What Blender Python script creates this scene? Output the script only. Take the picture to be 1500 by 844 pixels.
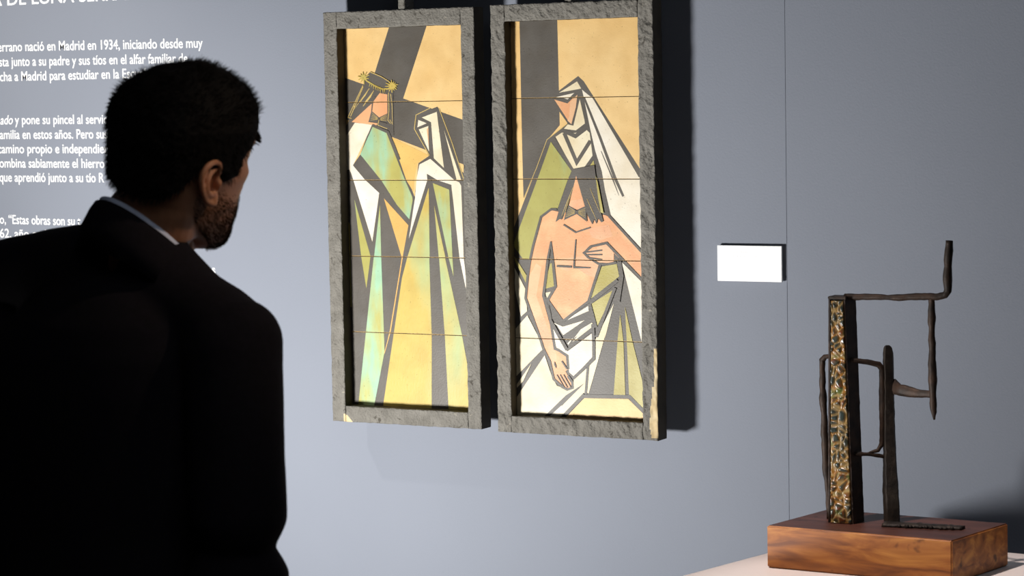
import bpy, bmesh, math, random
from mathutils import Vector, Matrix, noise
from mathutils.geometry import tessellate_polygon

for o in list(bpy.data.objects): bpy.data.objects.remove(o)
SC = bpy.context.scene
COL = SC.collection
random.seed(7)

# ------------------------------------------------------------------ camera
CZ = 1.68
YAW, PITCH, ROLL = 0.5014588, 0.07824196, -0.01819104
FPX = 3500.0
_cy, _sy = math.cos(YAW), math.sin(YAW)
FWD = Vector((-_sy, _cy, 0)); RGT = Vector((_cy, _sy, 0)); UP = Vector((0, 0, 1))
FH, RH = FWD.copy(), RGT.copy()                       # horizontal forward / right
_f = FWD*math.cos(PITCH) - UP*math.sin(PITCH); _u = UP*math.cos(PITCH) + FWD*math.sin(PITCH)
_r = RGT*math.cos(ROLL) + _u*math.sin(ROLL); _u2 = _u*math.cos(ROLL) - RGT*math.sin(ROLL)
CAM = Vector((0, -4, CZ))
cd = bpy.data.cameras.new('camera'); cam = bpy.data.objects.new('camera', cd); COL.objects.link(cam)
cd.sensor_width = 36; cd.lens = FPX/1500*36; cd.clip_start = .05
cam.matrix_world = Matrix(((_r.x, _u2.x, -_f.x, CAM.x), (_r.y, _u2.y, -_f.y, CAM.y), (_r.z, _u2.z, -_f.z, CAM.z), (0, 0, 0, 1)))
cd.dof.use_dof = True; cd.dof.focus_distance = 4.25; cd.dof.aperture_fstop = 9
SC.camera = cam

# ------------------------------------------------------------------ light and exposure
SC.view_settings.view_transform = 'Standard'; SC.view_settings.look = 'None'
SC.view_settings.exposure = 0; SC.view_settings.gamma = 1; SC.view_settings.use_curve_mapping = False
w = bpy.data.worlds.new('world'); SC.world = w; w.use_nodes = True
w.node_tree.nodes['Background'].inputs[0].default_value = (.5, .55, .7, 1)
w.node_tree.nodes['Background'].inputs[1].default_value = .05

def aim(o, target):
    o.rotation_euler = (Vector(target) - o.location).to_track_quat('-Z', 'Y').to_euler()
def area(name, loc, target, size, watts, col=(1, 1, 1), spread=180):
    d = bpy.data.lights.new(name, 'AREA'); d.shape = 'DISK'; d.size = size; d.energy = watts; d.color = col
    d.spread = math.radians(spread)
    o = bpy.data.objects.new(name, d); COL.objects.link(o); o.location = loc; aim(o, target); return o
def spot(name, loc, target, watts, angle, blend, radius, col=(1, 1, 1)):
    d = bpy.data.lights.new(name, 'SPOT'); d.energy = watts; d.spot_size = math.radians(angle); d.spot_blend = blend
    d.shadow_soft_size = radius; d.color = col
    o = bpy.data.objects.new(name, d); COL.objects.link(o); o.location = loc; aim(o, target); return o
# low wall washer to the left of the visitor, two warm track lights, then two added fill lights
spot('wall_washer', (-2.88, -1.72, .66), (-2.36, 0, 1.60), 284, 104, 1, .15, (1, .985, .965))
spot('sculpture_track_light', (-1.95, -1.45, 3.3), (-1.26, -.56, .95), 258, 19, .7, .05, (1, .82, .735))
spot('text_track_light', (-3.75, -1.4, 3.3), (-3.62, 0, 1.1), 200, 62, 1, .05, (1, .96, .90))
spot('head_fill_spot', (.25, -1.2, 3.2), (-1.72, -1.44, 1.52), 85, 15, .9, .05, (1, .78, .58))  # unseen warm spot, added to brighten the man's ear and jaw
area('ambient_fill', (.2, -3.2, 3.38), (.2, -3.2, 0), 2.2, 14, (.85, .92, 1))  # added cool fill that lifts the ambient level, not a fixture of the room

# ------------------------------------------------------------------ helpers
def ray(x, y): return _f + _r*((x-750)/FPX) - _u2*((y-422)/FPX)
def onY(x, y, Y=0.0):
    d = ray(x, y); return CAM + d*((Y - CAM.y)/d.y)
def onZ(x, y, Z):
    d = ray(x, y); return CAM + d*((Z - CAM.z)/d.z)
def pt(x, y, depth): return CAM + ray(x, y)*depth

def obj(name, me, mat=None, parent=None, smooth=False):
    if isinstance(me, bmesh.types.BMesh):
        bm = me; me = bpy.data.meshes.new(name); bm.to_mesh(me); bm.free()
    o = bpy.data.objects.new(name, me); COL.objects.link(o)
    if mat is not None:
        for m in (mat if isinstance(mat, (list, tuple)) else [mat]): me.materials.append(m)
    if smooth:
        for p in me.polygons: p.use_smooth = True
    if parent is not None:
        o.parent = parent
        o.matrix_parent_inverse = Matrix.Translation(parent.location).inverted()
    return o
def thing(name, label, cat, loc=(0, 0, 0), group=None):
    o = bpy.data.objects.new(name, None); COL.objects.link(o); o.location = loc
    o.empty_display_size = .05
    tag(o, label, cat, group); return o
def tag(o, label, cat, group=None):
    o['label'] = label; o['category'] = cat
    if group: o['group'] = group
    return o
def struct(name, bm, mat):
    o = obj(name, bm, mat); o['kind'] = 'structure'; return o

def box(bm, x0, x1, y0, y1, z0, z1, mi=0, bev=0):
    r = bmesh.ops.create_cube(bm, size=1)
    vs = r['verts']
    for v in vs:
        v.co = Vector((x0 + (v.co.x+.5)*(x1-x0), y0 + (v.co.y+.5)*(y1-y0), z0 + (v.co.z+.5)*(z1-z0)))
    fs = list({f for v in vs for f in v.link_faces})
    for f in fs: f.material_index = mi
    if bev:
        bmesh.ops.bevel(bm, geom=list({e for v in vs for e in v.link_edges}), offset=bev, segments=2, affect='EDGES')
    return vs
def loft(bm, rings, cap=True, mi=0):
    R = [[bm.verts.new(p) for p in ring] for ring in rings]
    n = len(R[0])
    for a, b in zip(R, R[1:]):
        for i in range(n):
            f = bm.faces.new((a[i], a[(i+1) % n], b[(i+1) % n], b[i])); f.material_index = mi
    if cap:
        for ring, rev in ((R[0], True), (R[-1], False)):
            c = bm.verts.new(sum((v.co for v in ring), Vector())/n)
            for i in range(n):
                t = (ring[i], ring[(i+1) % n], c)
                f = bm.faces.new(t[::-1] if rev else t); f.material_index = mi
    return R
def catmull(pts, vals, step):
    out = []; P = [Vector(p) for p in pts]; n = len(P)
    for i in range(n-1):
        p0, p1, p2, p3 = P[max(i-1, 0)], P[i], P[i+1], P[min(i+2, n-1)]
        k = max(1, int((p2-p1).length/step))
        for j in range(k):
            t = j/k
            q = .5*((2*p1) + (p2-p0)*t + (2*p0-5*p1+4*p2-p3)*t*t + (3*p1-p0-3*p2+p3)*t**3)
            v = vals[i] + (vals[i+1]-vals[i])*t
            out.append((q, v))
    out.append((P[-1], vals[-1])); return out
def tube(bm, pts, radii, sides=12, step=None, jit=0, seed=0, square=0, smooth_path=True, mi=0, flat=1.0, ref=None):
    if isinstance(radii, (int, float)): radii = [radii]*len(pts)
    if step and smooth_path: S = catmull(pts, radii, step)
    elif step:
        S = []
        for i in range(len(pts)-1):
            a, b = Vector(pts[i]), Vector(pts[i+1]); k = max(1, int((b-a).length/step))
            S += [(a.lerp(b, j/k), radii[i] + (radii[i+1]-radii[i])*j/k) for j in range(k)]
        S.append((Vector(pts[-1]), radii[-1]))
    else: S = [(Vector(p), r) for p, r in zip(pts, radii)]
    ref = Vector(ref) if ref else Vector((.13, .97, .21)).normalized()
    rings = []
    for i, (p, r) in enumerate(S):
        a = S[max(i-1, 0)][0]; b = S[min(i+1, len(S)-1)][0]
        t = (b-a).normalized()
        n1 = ref - t*ref.dot(t)
        if n1.length < .05: n1 = t.orthogonal()
        n1.normalize(); n2 = t.cross(n1)
        ring = []
        for k in range(sides):
            an = 2*math.pi*(k+.5)/sides
            c, s = math.cos(an), math.sin(an)
            q = 1.0
            if square: q = 1/(abs(c)**square + abs(s)**square)**(1/square)
            v = n1*c*q*flat + n2*s*q
            pos = p + v*r
            if jit:
                pos += v*jit*(noise.noise(pos*42 + Vector((seed, seed*2, 0))) + .5*noise.noise(pos*110 + Vector((seed, 0, 3))))
            ring.append(pos)
        rings.append(ring)
    loft(bm, rings, True, mi)
def blob(bm, c, rx, ry, rz, M=None, seg=16):
    r = bmesh.ops.create_uvsphere(bm, u_segments=seg, v_segments=seg//2, radius=1)
    for v in r['verts']:
        p = Vector((v.co.x*rx, v.co.y*ry, v.co.z*rz))
        if M is not None: p = M @ p
        v.co = p + Vector(c)
def remeshed(name, bm, voxel, smooth_iter=0):
    me = bpy.data.meshes.new(name + '_raw'); bmesh.ops.recalc_face_normals(bm, faces=bm.faces[:]); bm.to_mesh(me); bm.free()
    t = bpy.data.objects.new(name + '_raw', me); COL.objects.link(t)
    m = t.modifiers.new('r', 'REMESH'); m.mode = 'VOXEL'; m.voxel_size = voxel
    if smooth_iter:
        s = t.modifiers.new('s', 'SMOOTH'); s.iterations = smooth_iter; s.factor = .5
    dg = bpy.context.evaluated_depsgraph_get()
    out = bpy.data.meshes.new_from_object(t.evaluated_get(dg))
    bpy.data.objects.remove(t); bpy.data.meshes.remove(me)
    out.name = name
    return out

# ------------------------------------------------------------------ materials
def mat(name, col, rough=.6, col2=None, scale=20, lo=.4, hi=.6, bump=0, bscale=200, metallic=0, stretch=(1, 1, 1), detail=4, spec=.5, bdist=.002):
    m = bpy.data.materials.new(name); m.use_nodes = True
    N, L = m.node_tree.nodes, m.node_tree.links; b = N['Principled BSDF']
    b.inputs['Base Color'].default_value = (*col, 1); b.inputs['Roughness'].default_value = rough
    b.inputs['Metallic'].default_value = metallic; b.inputs['Specular IOR Level'].default_value = spec
    tc = N.new('ShaderNodeTexCoord'); mp = N.new('ShaderNodeMapping'); mp.inputs['Scale'].default_value = stretch
    L.new(tc.outputs['Object'], mp.inputs[0])
    if col2:
        n = N.new('ShaderNodeTexNoise'); n.inputs['Scale'].default_value = scale; n.inputs['Detail'].default_value = detail
        L.new(mp.outputs[0], n.inputs['Vector'])
        r = N.new('ShaderNodeValToRGB'); r.color_ramp.elements[0].position = lo; r.color_ramp.elements[1].position = hi
        r.color_ramp.elements[0].color = (*col, 1); r.color_ramp.elements[1].color = (*col2, 1)
        L.new(n.outputs[0], r.inputs[0]); L.new(r.outputs[0], b.inputs['Base Color'])
    if bump:
        n = N.new('ShaderNodeTexNoise'); n.inputs['Scale'].default_value = bscale; n.inputs['Detail'].default_value = 5
        L.new(mp.outputs[0], n.inputs['Vector'])
        bp = N.new('ShaderNodeBump'); bp.inputs['Strength'].default_value = bump; bp.inputs['Distance'].default_value = bdist
        L.new(n.outputs[0], bp.inputs['Height']); L.new(bp.outputs[0], b.inputs['Normal'])
    return m

M_wall = mat('blue_grey_wall_paint', (.193, .2115, .253), .75, (.202, .221, .263), 3, .3, .7, .35, 260, bdist=.001)
M_room = mat('grey_room_paint', (.10, .105, .12), .8)
M_floor = mat('dark_floor', (.05, .045, .042), .6, (.06, .055, .05), 8)
M_vinyl = mat('white_vinyl', (.95, .95, .95), .5)
M_card = mat('white_card', (.93, .93, .92), .6)
M_ink = mat('pale_grey_ink', (.86, .86, .86), .6)
M_plinth = mat('white_plinth_paint', (.83, .80, .79), .6, (.85, .82, .81), 6)
M_frame = mat('rough_grey_frame', (.135, .126, .108), .9, (.20, .188, .164), 40, .3, .7, .9, 230, bdist=.004, detail=6)
def cracks(m):
    N, L = m.node_tree.nodes, m.node_tree.links; b = N['Principled BSDF']; src = b.inputs['Base Color'].links[0].from_socket
    tc = N.new('ShaderNodeTexCoord'); n = N.new('ShaderNodeTexNoise'); n.inputs['Scale'].default_value = 75; n.inputs['Detail'].default_value = 6; n.inputs['Distortion'].default_value = 1.2
    L.new(tc.outputs['Object'], n.inputs['Vector']); r = N.new('ShaderNodeValToRGB'); E = r.color_ramp.elements
    E[0].position, E[0].color = .30, (.42, .40, .37, 1); E[1].position, E[1].color = .40, (1, 1, 1, 1)
    e = E.new(.68); e.color = (1, 1, 1, 1); e = E.new(.74); e.color = (1.7, 1.65, 1.55, 1)
    L.new(n.outputs[0], r.inputs[0]); x = N.new('ShaderNodeMix'); x.data_type = 'RGBA'; x.blend_type = 'MULTIPLY'; x.inputs['Factor'].default_value = 1
    L.new(src, x.inputs['A']); L.new(r.outputs[0], x.inputs['B']); L.new(x.outputs['Result'], b.inputs['Base Color'])
cracks(M_frame)
M_bare = mat('bare_ochre_wood', (.50, .38, .20), .75, (.58, .47, .28), 60)
M_dark_edge = mat('dark_stained_wood_edge', (.03, .023, .014), .8, (.045, .035, .02), 25)

# ------------------------------------------------------------------ setting
def quad_box(name, m, *a):
    bm = bmesh.new(); box(bm, *a); return struct(name, bm, m)
XW0, XW1, YW, ZC = -6.5, 4.0, -7.0, 3.4
quad_box('wall_north', M_wall, XW0, XW1, 0, .15, 0, ZC)
quad_box('wall_south', M_room, XW0, XW1, YW-.15, YW, 0, ZC)
quad_box('wall_west', M_room, XW0-.15, XW0, YW, 0, 0, ZC)
quad_box('wall_east', M_room, XW1, XW1+.15, YW, 0, 0, ZC)
quad_box('floor', M_floor, XW0, XW1, YW, 0, -.1, 0)
quad_box('ceiling', M_room, XW0, XW1, YW, 0, ZC, ZC+.1)
# hairline joint between two wall boards
jx = onY(1152.5, 400).x
quad_box('trim_1', mat('wall_board_joint', (.178, .195, .235), .8), jx-.0007, jx+.0007, -.0006, .01, .02, ZC-.02)
quad_box('baseboard_north', mat('baseboard_paint', (.18, .21, .27), .6), XW0, XW1, -.012, 0, 0, .09)

# ------------------------------------------------------------------ wall text (vinyl lettering)
wt = thing('wall_text', 'white vinyl lettering in Spanish on the blue grey wall beside the man', 'lettering', onY(60, 200))
def text_line(name, s, p0, p1, size_px, italic=0.0):
    a, b = onY(*p0, -.0004), onY(*p1, -.0004)
    c = bpy.data.curves.new('t', 'FONT'); c.body = s; c.size = 1; c.extrude = 0; c.shear = italic; c.resolution_u = 4; c.offset = .009
    t = bpy.data.objects.new('t', c); COL.objects.link(t)
    dg = bpy.context.evaluated_depsgraph_get(); me = bpy.data.meshes.new_from_object(t.evaluated_get(dg))
    bpy.data.objects.remove(t); bpy.data.curves.remove(c)
    xs = [v.co.x for v in me.vertices]; x0, x1 = min(xs), max(xs)
    h = size_px*(a-CAM).length/FPX
    sx = (b.x-a.x)/(x1-x0)
    for v in me.vertices:
        u = (v.co.x-x0)*sx
        v.co = Vector((a.x+u, -.0004, a.z + (b.z-a.z)*(u/(b.x-a.x)) + v.co.y*h*1.1/.73))
    return obj(name, me, M_vinyl, wt)
text_line('heading', 'A DE LUNA SERRANO', (-13, 8.8), (224, -2.5), 17)
LN = [('Serrano nació en Madrid en 1934, iniciando desde muy', (-9, 75.6), (297, 69.6), 12.6, 0),
      ('sta junto a su padre y sus tíos en el alfar familiar de', (-1, 97.2), (275, 92), 12.6, 0),
      ('cha a Madrid para estudiar en la Escuela', (0, 119), (220, 113.8), 12.6, 0),
      ('ado', (0.5, 182.3), (19, 182), 12.4, .25),
      ('y pone su pincel al servicio', (22, 182), (168, 181), 12.4, 0),
      ('amilia en estos años. Pero sus', (0, 203.6), (157.5, 202.8), 12.4, 0),
      ('camino propio e independiente', (-3, 224.4), (171, 224.3), 12.4, 0),
      ('ombina sabiamente el hierro', (-.5, 245.3), (153, 246), 12.4, 0),
      ('que aprendió junto a su tío R', (-.5, 266), (152.5, 267), 12.4, 0),
      ('o, “Estas obras son su t', (0, 327.5), (118, 330.5), 12.2, 0),
      ('62, año en l', (0, 348), (68, 349.5), 12.2, 0),
      ('tos', (296, 400.8), (315.5, 401.2), 12.2, 0)]
for s, a, b, h, it in LN: text_line('text_line', s, a, b, h, it)

# ------------------------------------------------------------------ caption card
c0, c1 = onY(1053.5, 359), onY(1148, 413)
bm = bmesh.new(); box(bm, c0.x, c1.x, -.009, -.004, c1.z, c0.z, 0, .0004)
box(bm, c0.x+.008, c1.x-.008, -.005, -.0002, c1.z+.008, c0.z-.008)
lab = obj('caption_card', bm, M_card); tag(lab, 'small white caption card on the wall right of the framed panels', 'caption card')
bm = bmesh.new()
random.seed(3)
for row, x1 in ((0, 1095), (1, 1108)):
    x = 1059.0
    while x < x1:
        wv = random.uniform(2, 6)
        if random.random() < .85:
            a = onY(x, 368+row*6.2+(x-1059)*.02, -.0092); b = onY(min(x+wv, x1), 370.2+row*6.2+(x-1059)*.02, -.0092)
            box(bm, a.x, b.x, -.0092, -.0088, b.z, a.z)
        x += wv+1.1
obj('caption_print', bm, M_ink, lab)

# ------------------------------------------------------------------ framed ceramic panels
def paint(name, c, c2=None, sc=14, lo=.42, hi=.62, st=(1, 1, 1), rough=.45):
    m = mat('glaze_' + name, c, rough, c2 or c, sc, lo, hi, .12, 300, stretch=st, spec=.3)
    N, L = m.node_tree.nodes, m.node_tree.links; b = N['Principled BSDF']
    src = b.inputs['Base Color'].links[0].from_socket
    tc = N.new('ShaderNodeTexCoord')
    for scl, p0, p1, dk in ((330, .70, .76, .45), (26, .30, .62, .90)):       # pin-holes in the glaze, uneven firing
        n = N.new('ShaderNodeTexNoise'); n.inputs['Scale'].default_value = scl; n.inputs['Detail'].default_value = 2
        L.new(tc.outputs['Object'], n.inputs['Vector'])
        r = N.new('ShaderNodeValToRGB'); E = r.color_ramp.elements; E[0].position = p0; E[1].position = p1
        pale, dark = (1, 1, 1, 1), (dk, dk*.97, dk*.92, 1)
        E[0].color, E[1].color = (pale, dark) if scl > 100 else (dark, pale)
        L.new(n.outputs[0], r.inputs[0])
        x = N.new('ShaderNodeMix'); x.data_type = 'RGBA'; x.blend_type = 'MULTIPLY'; x.inputs['Factor'].default_value = 1
        L.new(src, x.inputs['A']); L.new(r.outputs[0], x.inputs['B']); src = x.outputs['Result']
    L.new(src, b.inputs['Base Color'])
    return m
G = {
 'tan': paint('sand', (.69, .44, .162), (.74, .515, .23), 9, .3, .7),
 'dark': paint('charcoal', (.080, .071, .060), (.112, .101, .086), 16, .3, .75),
 'cream': paint('cream', (.70, .60, .40), (.74, .67, .49), 12),
 'white': paint('white', (.72, .64, .49), (.76, .71, .60), 10, .35, .65),
 'yel': paint('ochre', (.66, .43, .125), (.62, .40, .12), 10),
 'org': paint('apricot', (.68, .36, .09), (.64, .38, .11), 10),
 'green': paint('moss', (.35, .325, .085), (.28, .44, .25), 15, .48, .66, (1, 1, .3)),
 'ygreen': paint('lime', (.50, .37, .085), (.36, .44, .20), 11, .52, .74, (1, 1, .35)),
 'aqua': paint('verdigris', (.40, .37, .10), (.29, .49, .32), 22, .42, .60, (1, 1, .25)),
 'olive': paint('olive', (.37, .315, .075), (.46, .41, .15), 14, .4, .65),
 'skin': paint('flesh', (.70, .345, .168), (.71, .45, .23), 18, .50, .70),
 'pink': paint('pale_flesh', (.72, .44, .25), (.70, .36, .20), 14),
 'line': paint('ochre_line', (.52, .38, .13)),
}
GK = list(G)
# crops used while tracing: origin x, origin y, scale
CR = {'C5': (460, 0, 5.274), 'C6': (460, 140, 5.274), 'C7': (460, 290, 5.274), 'C8': (460, 440, 4.219),
      'D2': (470, 90, 5.27), 'D3': (560, 140, 5.277), 'D4': (470, 230, 4.967), 'D5': (560, 240, 4.96), 'D6': (480, 370, 3.377),
      'E1': (710, 0, 5.275), 'E2': (710, 100, 5.275), 'E3': (710, 240, 5.275), 'E4': (710, 380, 5.275), 'E5': (710, 490, 5.275), 'P': (0, 0, 1)}
def T(*a):
    out = []; k = 'P'
    for q in a:
        if isinstance(q, str): k = q
        else:
            o = CR[k]; out.append((o[0]+q[0]/o[2], o[1]+q[1]/o[2]))
    return out
def stroke(pts, wpx):
    # polygon of a brush line with mitred joints, in picture units
    if not isinstance(wpx, (list, tuple)): wpx = [wpx]*len(pts)
    Lf, Rt = [], []
    n = len(pts)
    if len(wpx) != n:
        m_ = len(wpx)-1; W = []
        for i in range(n):
            t = i/(n-1)*m_; k = min(int(t), m_-1); W.append(wpx[k]+(wpx[k+1]-wpx[k])*(t-k))
        wpx = W
    for i, p in enumerate(pts):
        a = Vector(pts[max(i-1, 0)]); b = Vector(pts[min(i+1, n-1)]); p = Vector(p)
        d1 = (p-a).normalized() if i else (b-p).normalized()
        d2 = (b-p).normalized() if i < n-1 else d1
        nn = Vector((-(d1.y+d2.y), d1.x+d2.x))
        if nn.length < .3: nn = Vector((-d1.y, d1.x))
        nn.normalize(); c = max(.5, nn.dot(Vector((-d1.y, d1.x))))
        h = wpx[i]/2/c
        Lf.append(tuple(p+nn*h)); Rt.append(tuple(p-nn*h))
    return Lf + Rt[::-1]
def clip(poly, ax, lim, keep_less):
    out = []
    n = len(poly)
    for i in range(n):
        a, b = poly[i], poly[(i+1) % n]
        ia = (a[ax] <= lim) == keep_less; ib = (b[ax] <= lim) == keep_less
        if ia: out.append(a)
        if ia != ib:
            t = (lim-a[ax])/(b[ax]-a[ax]); out.append((a[0]+(b[0]-a[0])*t, a[1]+(b[1]-a[1])*t))
    return out

FRONT, BACK = -.075, -.037
def grid_rail(bm, x0, x1, z0, z1, step, amp, seed, diag, ochre=None):
    nx, nz = max(2, round((x1-x0)/step)), max(2, round((z1-z0)/step))
    V = []
    for j in range(nz+1):
        row = []
        for i in range(nx+1):
            x = x0+(x1-x0)*i/nx; z = z0+(z1-z0)*j/nz
            p = Vector((x*60+z*diag*25, z*32 - x*diag*20, seed))
            q = Vector((x*150, z*90, seed+5))
            h = amp*(.75*(1-2.2*abs(noise.noise(p))) + .45*noise.noise(q) - .35*max(0, noise.noise(q*.6)-.25)*3)
            edge = min(i, nx-i, j, nz-j)
            if edge == 0:
                h -= .0008
                je = .0009*noise.noise(Vector((x*70, z*70, seed+9)))
                if i in (0, nx): x += je
                if j in (0, nz): z += je
            row.append(bm.verts.new((x, FRONT + .0012 - h, z)))
        V.append(row)
    for j in range(nz):
        for i in range(nx):
            f = bm.faces.new((V[j][i], V[j][i+1], V[j+1][i+1], V[j+1][i])); f.smooth = True
            if ochre:
                c = f.calc_center_median()
                if ochre(c.x, c.z): f.material_index = 1
    B = V[0] + [V[j][nx] for j in range(1, nz+1)] + V[nz][:nx][::-1] + [V[j][0] for j in range(nz-1, 0, -1)]
    K = [bm.verts.new((v.co.x, BACK, v.co.z)) for v in B]
    n = len(B)
    for i in range(n):
        f = bm.faces.new((B[(i+1) % n], B[i], K[i], K[(i+1) % n])); f.material_index = 2
    f = bm.faces.new(K); f.material_index = 2

def panel(name, label, outer, inner, recess, joints, art, amp, diag, seed, strap_px, ochre):
    (ax, az0, bx, az1) = outer; (ix0, iz0, ix1, iz1) = inner
    root = thing(name, label, 'framed panel', ((ax+bx)/2, BACK, az0), 'framed ceramic panels')
    fr = thing_child('frame', root)
    MM = [M_frame, M_bare, M_dark_edge]
    for k, (x0, x1, z0, z1) in enumerate(((ax, ix0, az0, az1), (ix1, bx, az0, az1), (ix0+.0004, ix1-.0004, az0, iz0), (ix0+.0004, ix1-.0004, iz1, az1))):
        bm = bmesh.new(); grid_rail(bm, x0, x1, z0, z1, .0022, amp, seed+k*3.7, diag, ochre if k in (1, 2, 0) else None)
        bmesh.ops.recalc_face_normals(bm, faces=bm.faces[:])
        obj('frame_rail', bm, MM, root)
    Y = FRONT + recess
    bm = bmesh.new(); box(bm, ix0-.003, ix1+.003, Y+.006, BACK+.003, iz0-.003, iz1+.003)
    obj('backing_board', bm, M_dark_edge, root)
    # picture polygons -> panel plane
    polys = []
    for item in art:
        key, P = item
        polys.append((key, [(lambda q: (q.x, q.z))(onY(x, y, Y)) for x, y in P]))
    zs = [iz1+.002] + [onY((a[0]+b[0])/2, (a[1]+b[1])/2, Y).z for a, b in joints] + [iz0-.002]
    for t in range(5):
        z1, z0 = zs[t]-.0005, zs[t+1]+.0005
        x0, x1 = ix0-.002, ix1+.002
        bm = bmesh.new(); box(bm, x0, x1, Y, Y+.006, z0, z1, 0, .0005)
        bm.normal_update()
        for f in bm.faces:
            if f.normal.y > -.985: f.material_index = GK.index('dark')
        e = .0004
        for k, (key, P) in enumerate(polys):
            Q = clip(clip(clip(clip(P, 0, x1-e, True), 0, x0+e, False), 1, z1-e, True), 1, z0+e, False)
            if len(Q) < 3: continue
            y = Y - .00003*(k+1)
            tri = tessellate_polygon([[Vector((a, b, 0)) for a, b in Q]])
            vs = [bm.verts.new((a, y, b)) for a, b in Q]
            for tr in tri:
                p, q, r = (vs[i] for i in tr)
                nrm = (q.co-p.co).cross(r.co-p.co)
                if nrm.length < 1e-12: continue
                try: f = bm.faces.new((p, q, r) if nrm.y < 0 else (p, r, q))
                except ValueError: continue
                f.material_index = GK.index(key)
        obj('ceramic_tile', bm, [G[k] for k in GK], root)
    # hanging bar that runs up from the back of the frame
    s0, s1 = onY(strap_px[0], 5, FRONT+.003).x, onY(strap_px[1], 5, FRONT+.003).x
    bm = bmesh.new(); box(bm, s0, s1, FRONT+.003, BACK, az1+.0005, az1+.30, 0, .0008)
    obj('hanging_bar', bm, [M_frame], root)
    for zz in (az0+.06, az1-.06):
        bm = bmesh.new(); box(bm, ax+.10, bx-.10, BACK, -.001, zz-.012, zz+.012, 0, .001)
        obj('wall_batten', bm, [M_dark_edge], root)
    return root
def thing_child(n, root): return None

ART1 = []
def A1(k, *a): ART1.append((k, T(*a)))
def S1(k, wd, *a): ART1.append((k, stroke(T(*a), wd)))
A1('tan', 'P', (480, 20), (700, 20), (700, 620), (480, 620))
A1('dark', 'C5', (598, 150), (886, 150), (690, 757), (640, 900), (450, 800), (470, 560))
A1('dark', 'C6', (100, -187), (1300, 240), (1300, 588), (100, 128))
# dark ground of the lower figures
A1('dark', 'P', (497, 257), (505, 249), (512, 248), (517, 242), (528, 226), (540, 192), (547, 181), (568, 190), (584, 225), (608, 290), (606, 300), (613, 239), (629, 228), (640, 222),
   (690, 262), (700, 620), (480, 620))
A1('dark', 'D3', (262, 150), (425, 86), (447, 110), (540, 380), (640, 655), (480, 620), (365, 475), (250, 260))
# left figure
A1('white', 'D2', (140, 640), (238, 470), (395, 488), (370, 548), (248, 803), 'D4', (320, 165), (425, 262), (375, 617), (222, 120), (208, 92), (186, 94), (150, 150))
A1('aqua', 'C6', (455, 238), (358, 455), (520, 655), (640, 843), 'C7', (737, 166), (762, 20), 'C6', (760, 785), (700, 645), (558, 282))
A1('yel', 'C6', (598, 321), (888, 462), (797, 525), (775, 655), (769, 745), (714, 655))
A1('org', 'C7', (540, 3), (730, 212), (686, 452), (676, 452))
A1('green', 'C7', (312, 10), (437, 450), (405, 700), (365, 450))
A1('ygreen', 'C7', (255, 150), (275, 200), (282, 450), (292, 843), (240, 843))
A1('aqua', 'C7', (510, 55), (520, 460), 'D6', (282, 490), (228, 770), (150, 775), (228, 25), 'C7', (465, 450))
A1('ygreen', 'D5', (338, 172), (345, 680), 'D6', (503, 25), (515, 405), (515, 800), (270, 790), (368, 125), 'D5', (182, 682))
S1('org', [1.4, 1.6, .6], 'D6', (370, 22), (310, 390), (281, 500))
# right figure
A1('white', 'D3', (372, 489), (288, 533), (266, 640), 'D5', (238, 250), (194, 545), (328, 118), 'D3', (345, 604), (430, 655), (535, 690), 'D5', (505, 180), (515, 260), (563, 690),
   'D6', (684, 178), (687, 140), 'D5', (592, 680), (574, 160), (560, 135), 'D3', (600, 672), (560, 655))
A1('aqua', 'D5', (368, 140), (487, 188), (512, 700), (519, 820), (482, 682))
A1('ygreen', 'D5', (377, 298), (462, 690), 'D6', (580, 20), (665, 408), (700, 600), (700, 800), (600, 800), (580, 408), (551, 20), 'D5', (412, 690))
A1('cream', 'D3', (306, 170), (422, 126), (478, 560), (400, 485), (378, 206))
A1('white', 'D3', (280, 188), (345, 214), (272, 246))
A1('cream', 'D3', (283, 262), (357, 235), (362, 432))
A1('skin', 'D3', (345, 262), (357, 245), (361, 400))
A1('cream', 'D3', (479, 268), (611, 652), (576, 652))
S1('line', 1.1, 'D3', (365, 462), (249, 258), (262, 150), (372, 96))
S1('line', 1.1, 'D3', (440, 100), (540, 365), (632, 650))
# head of the left figure
A1('dark', 'D2', (335, 130), (385, 78), (548, 160), (566, 205), (560, 300), (518, 256), (455, 246), (396, 330), (250, 467), (203, 440), (330, 178))
S1('dark', [10, 9, 6], 'D2', (390, 180), (250, 450), (150, 620))
A1('skin', 'D2', (455, 245), (518, 255), (516, 402), (452, 437), (396, 385), (372, 468), (440, 478), (430, 497), (395, 490), (240, 467), (398, 322))
A1('dark', 'D2', (392, 380), (452, 432), (518, 400), (522, 478), (452, 440), (368, 470))
for i in range(5):
    S1('line', .5, 'D2', (398-3*i, 398+14*i), (440, 436+3*i)); S1('line', .5, 'D2', (512, 410+12*i), (462, 438+4*i))
A1('dark', 'D2', (396, 318), (406, 318), (398, 386), (390, 386))
A1('dark', 'D2', (515, 240), (560, 250), (565, 575), (540, 545), (516, 478))
S1('dark', 4, 'D2', (398, 492), (518, 545), (560, 640), (606, 760))
A1('dark', 'D2', (445, 460), (520, 480), (560, 570), (515, 520), (440, 498))
S1('line', .9, 'D2', (452, 450), (442, 492), (515, 520))
S1('line', .9, 'D2', (525, 240), (528, 380), (520, 455), (540, 480))
S1('line', .9, 'D2', (541, 250), (552, 340), (556, 485), (535, 450))
for a in (((328, 185), (212, 432), (240, 440)), ((330, 195), (232, 425)), ((378, 208), (255, 375), (262, 340)), ((412, 225), (330, 345)), ((405, 240), (345, 312))):
    S1('line', 1.0, 'D2', *a)
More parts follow.
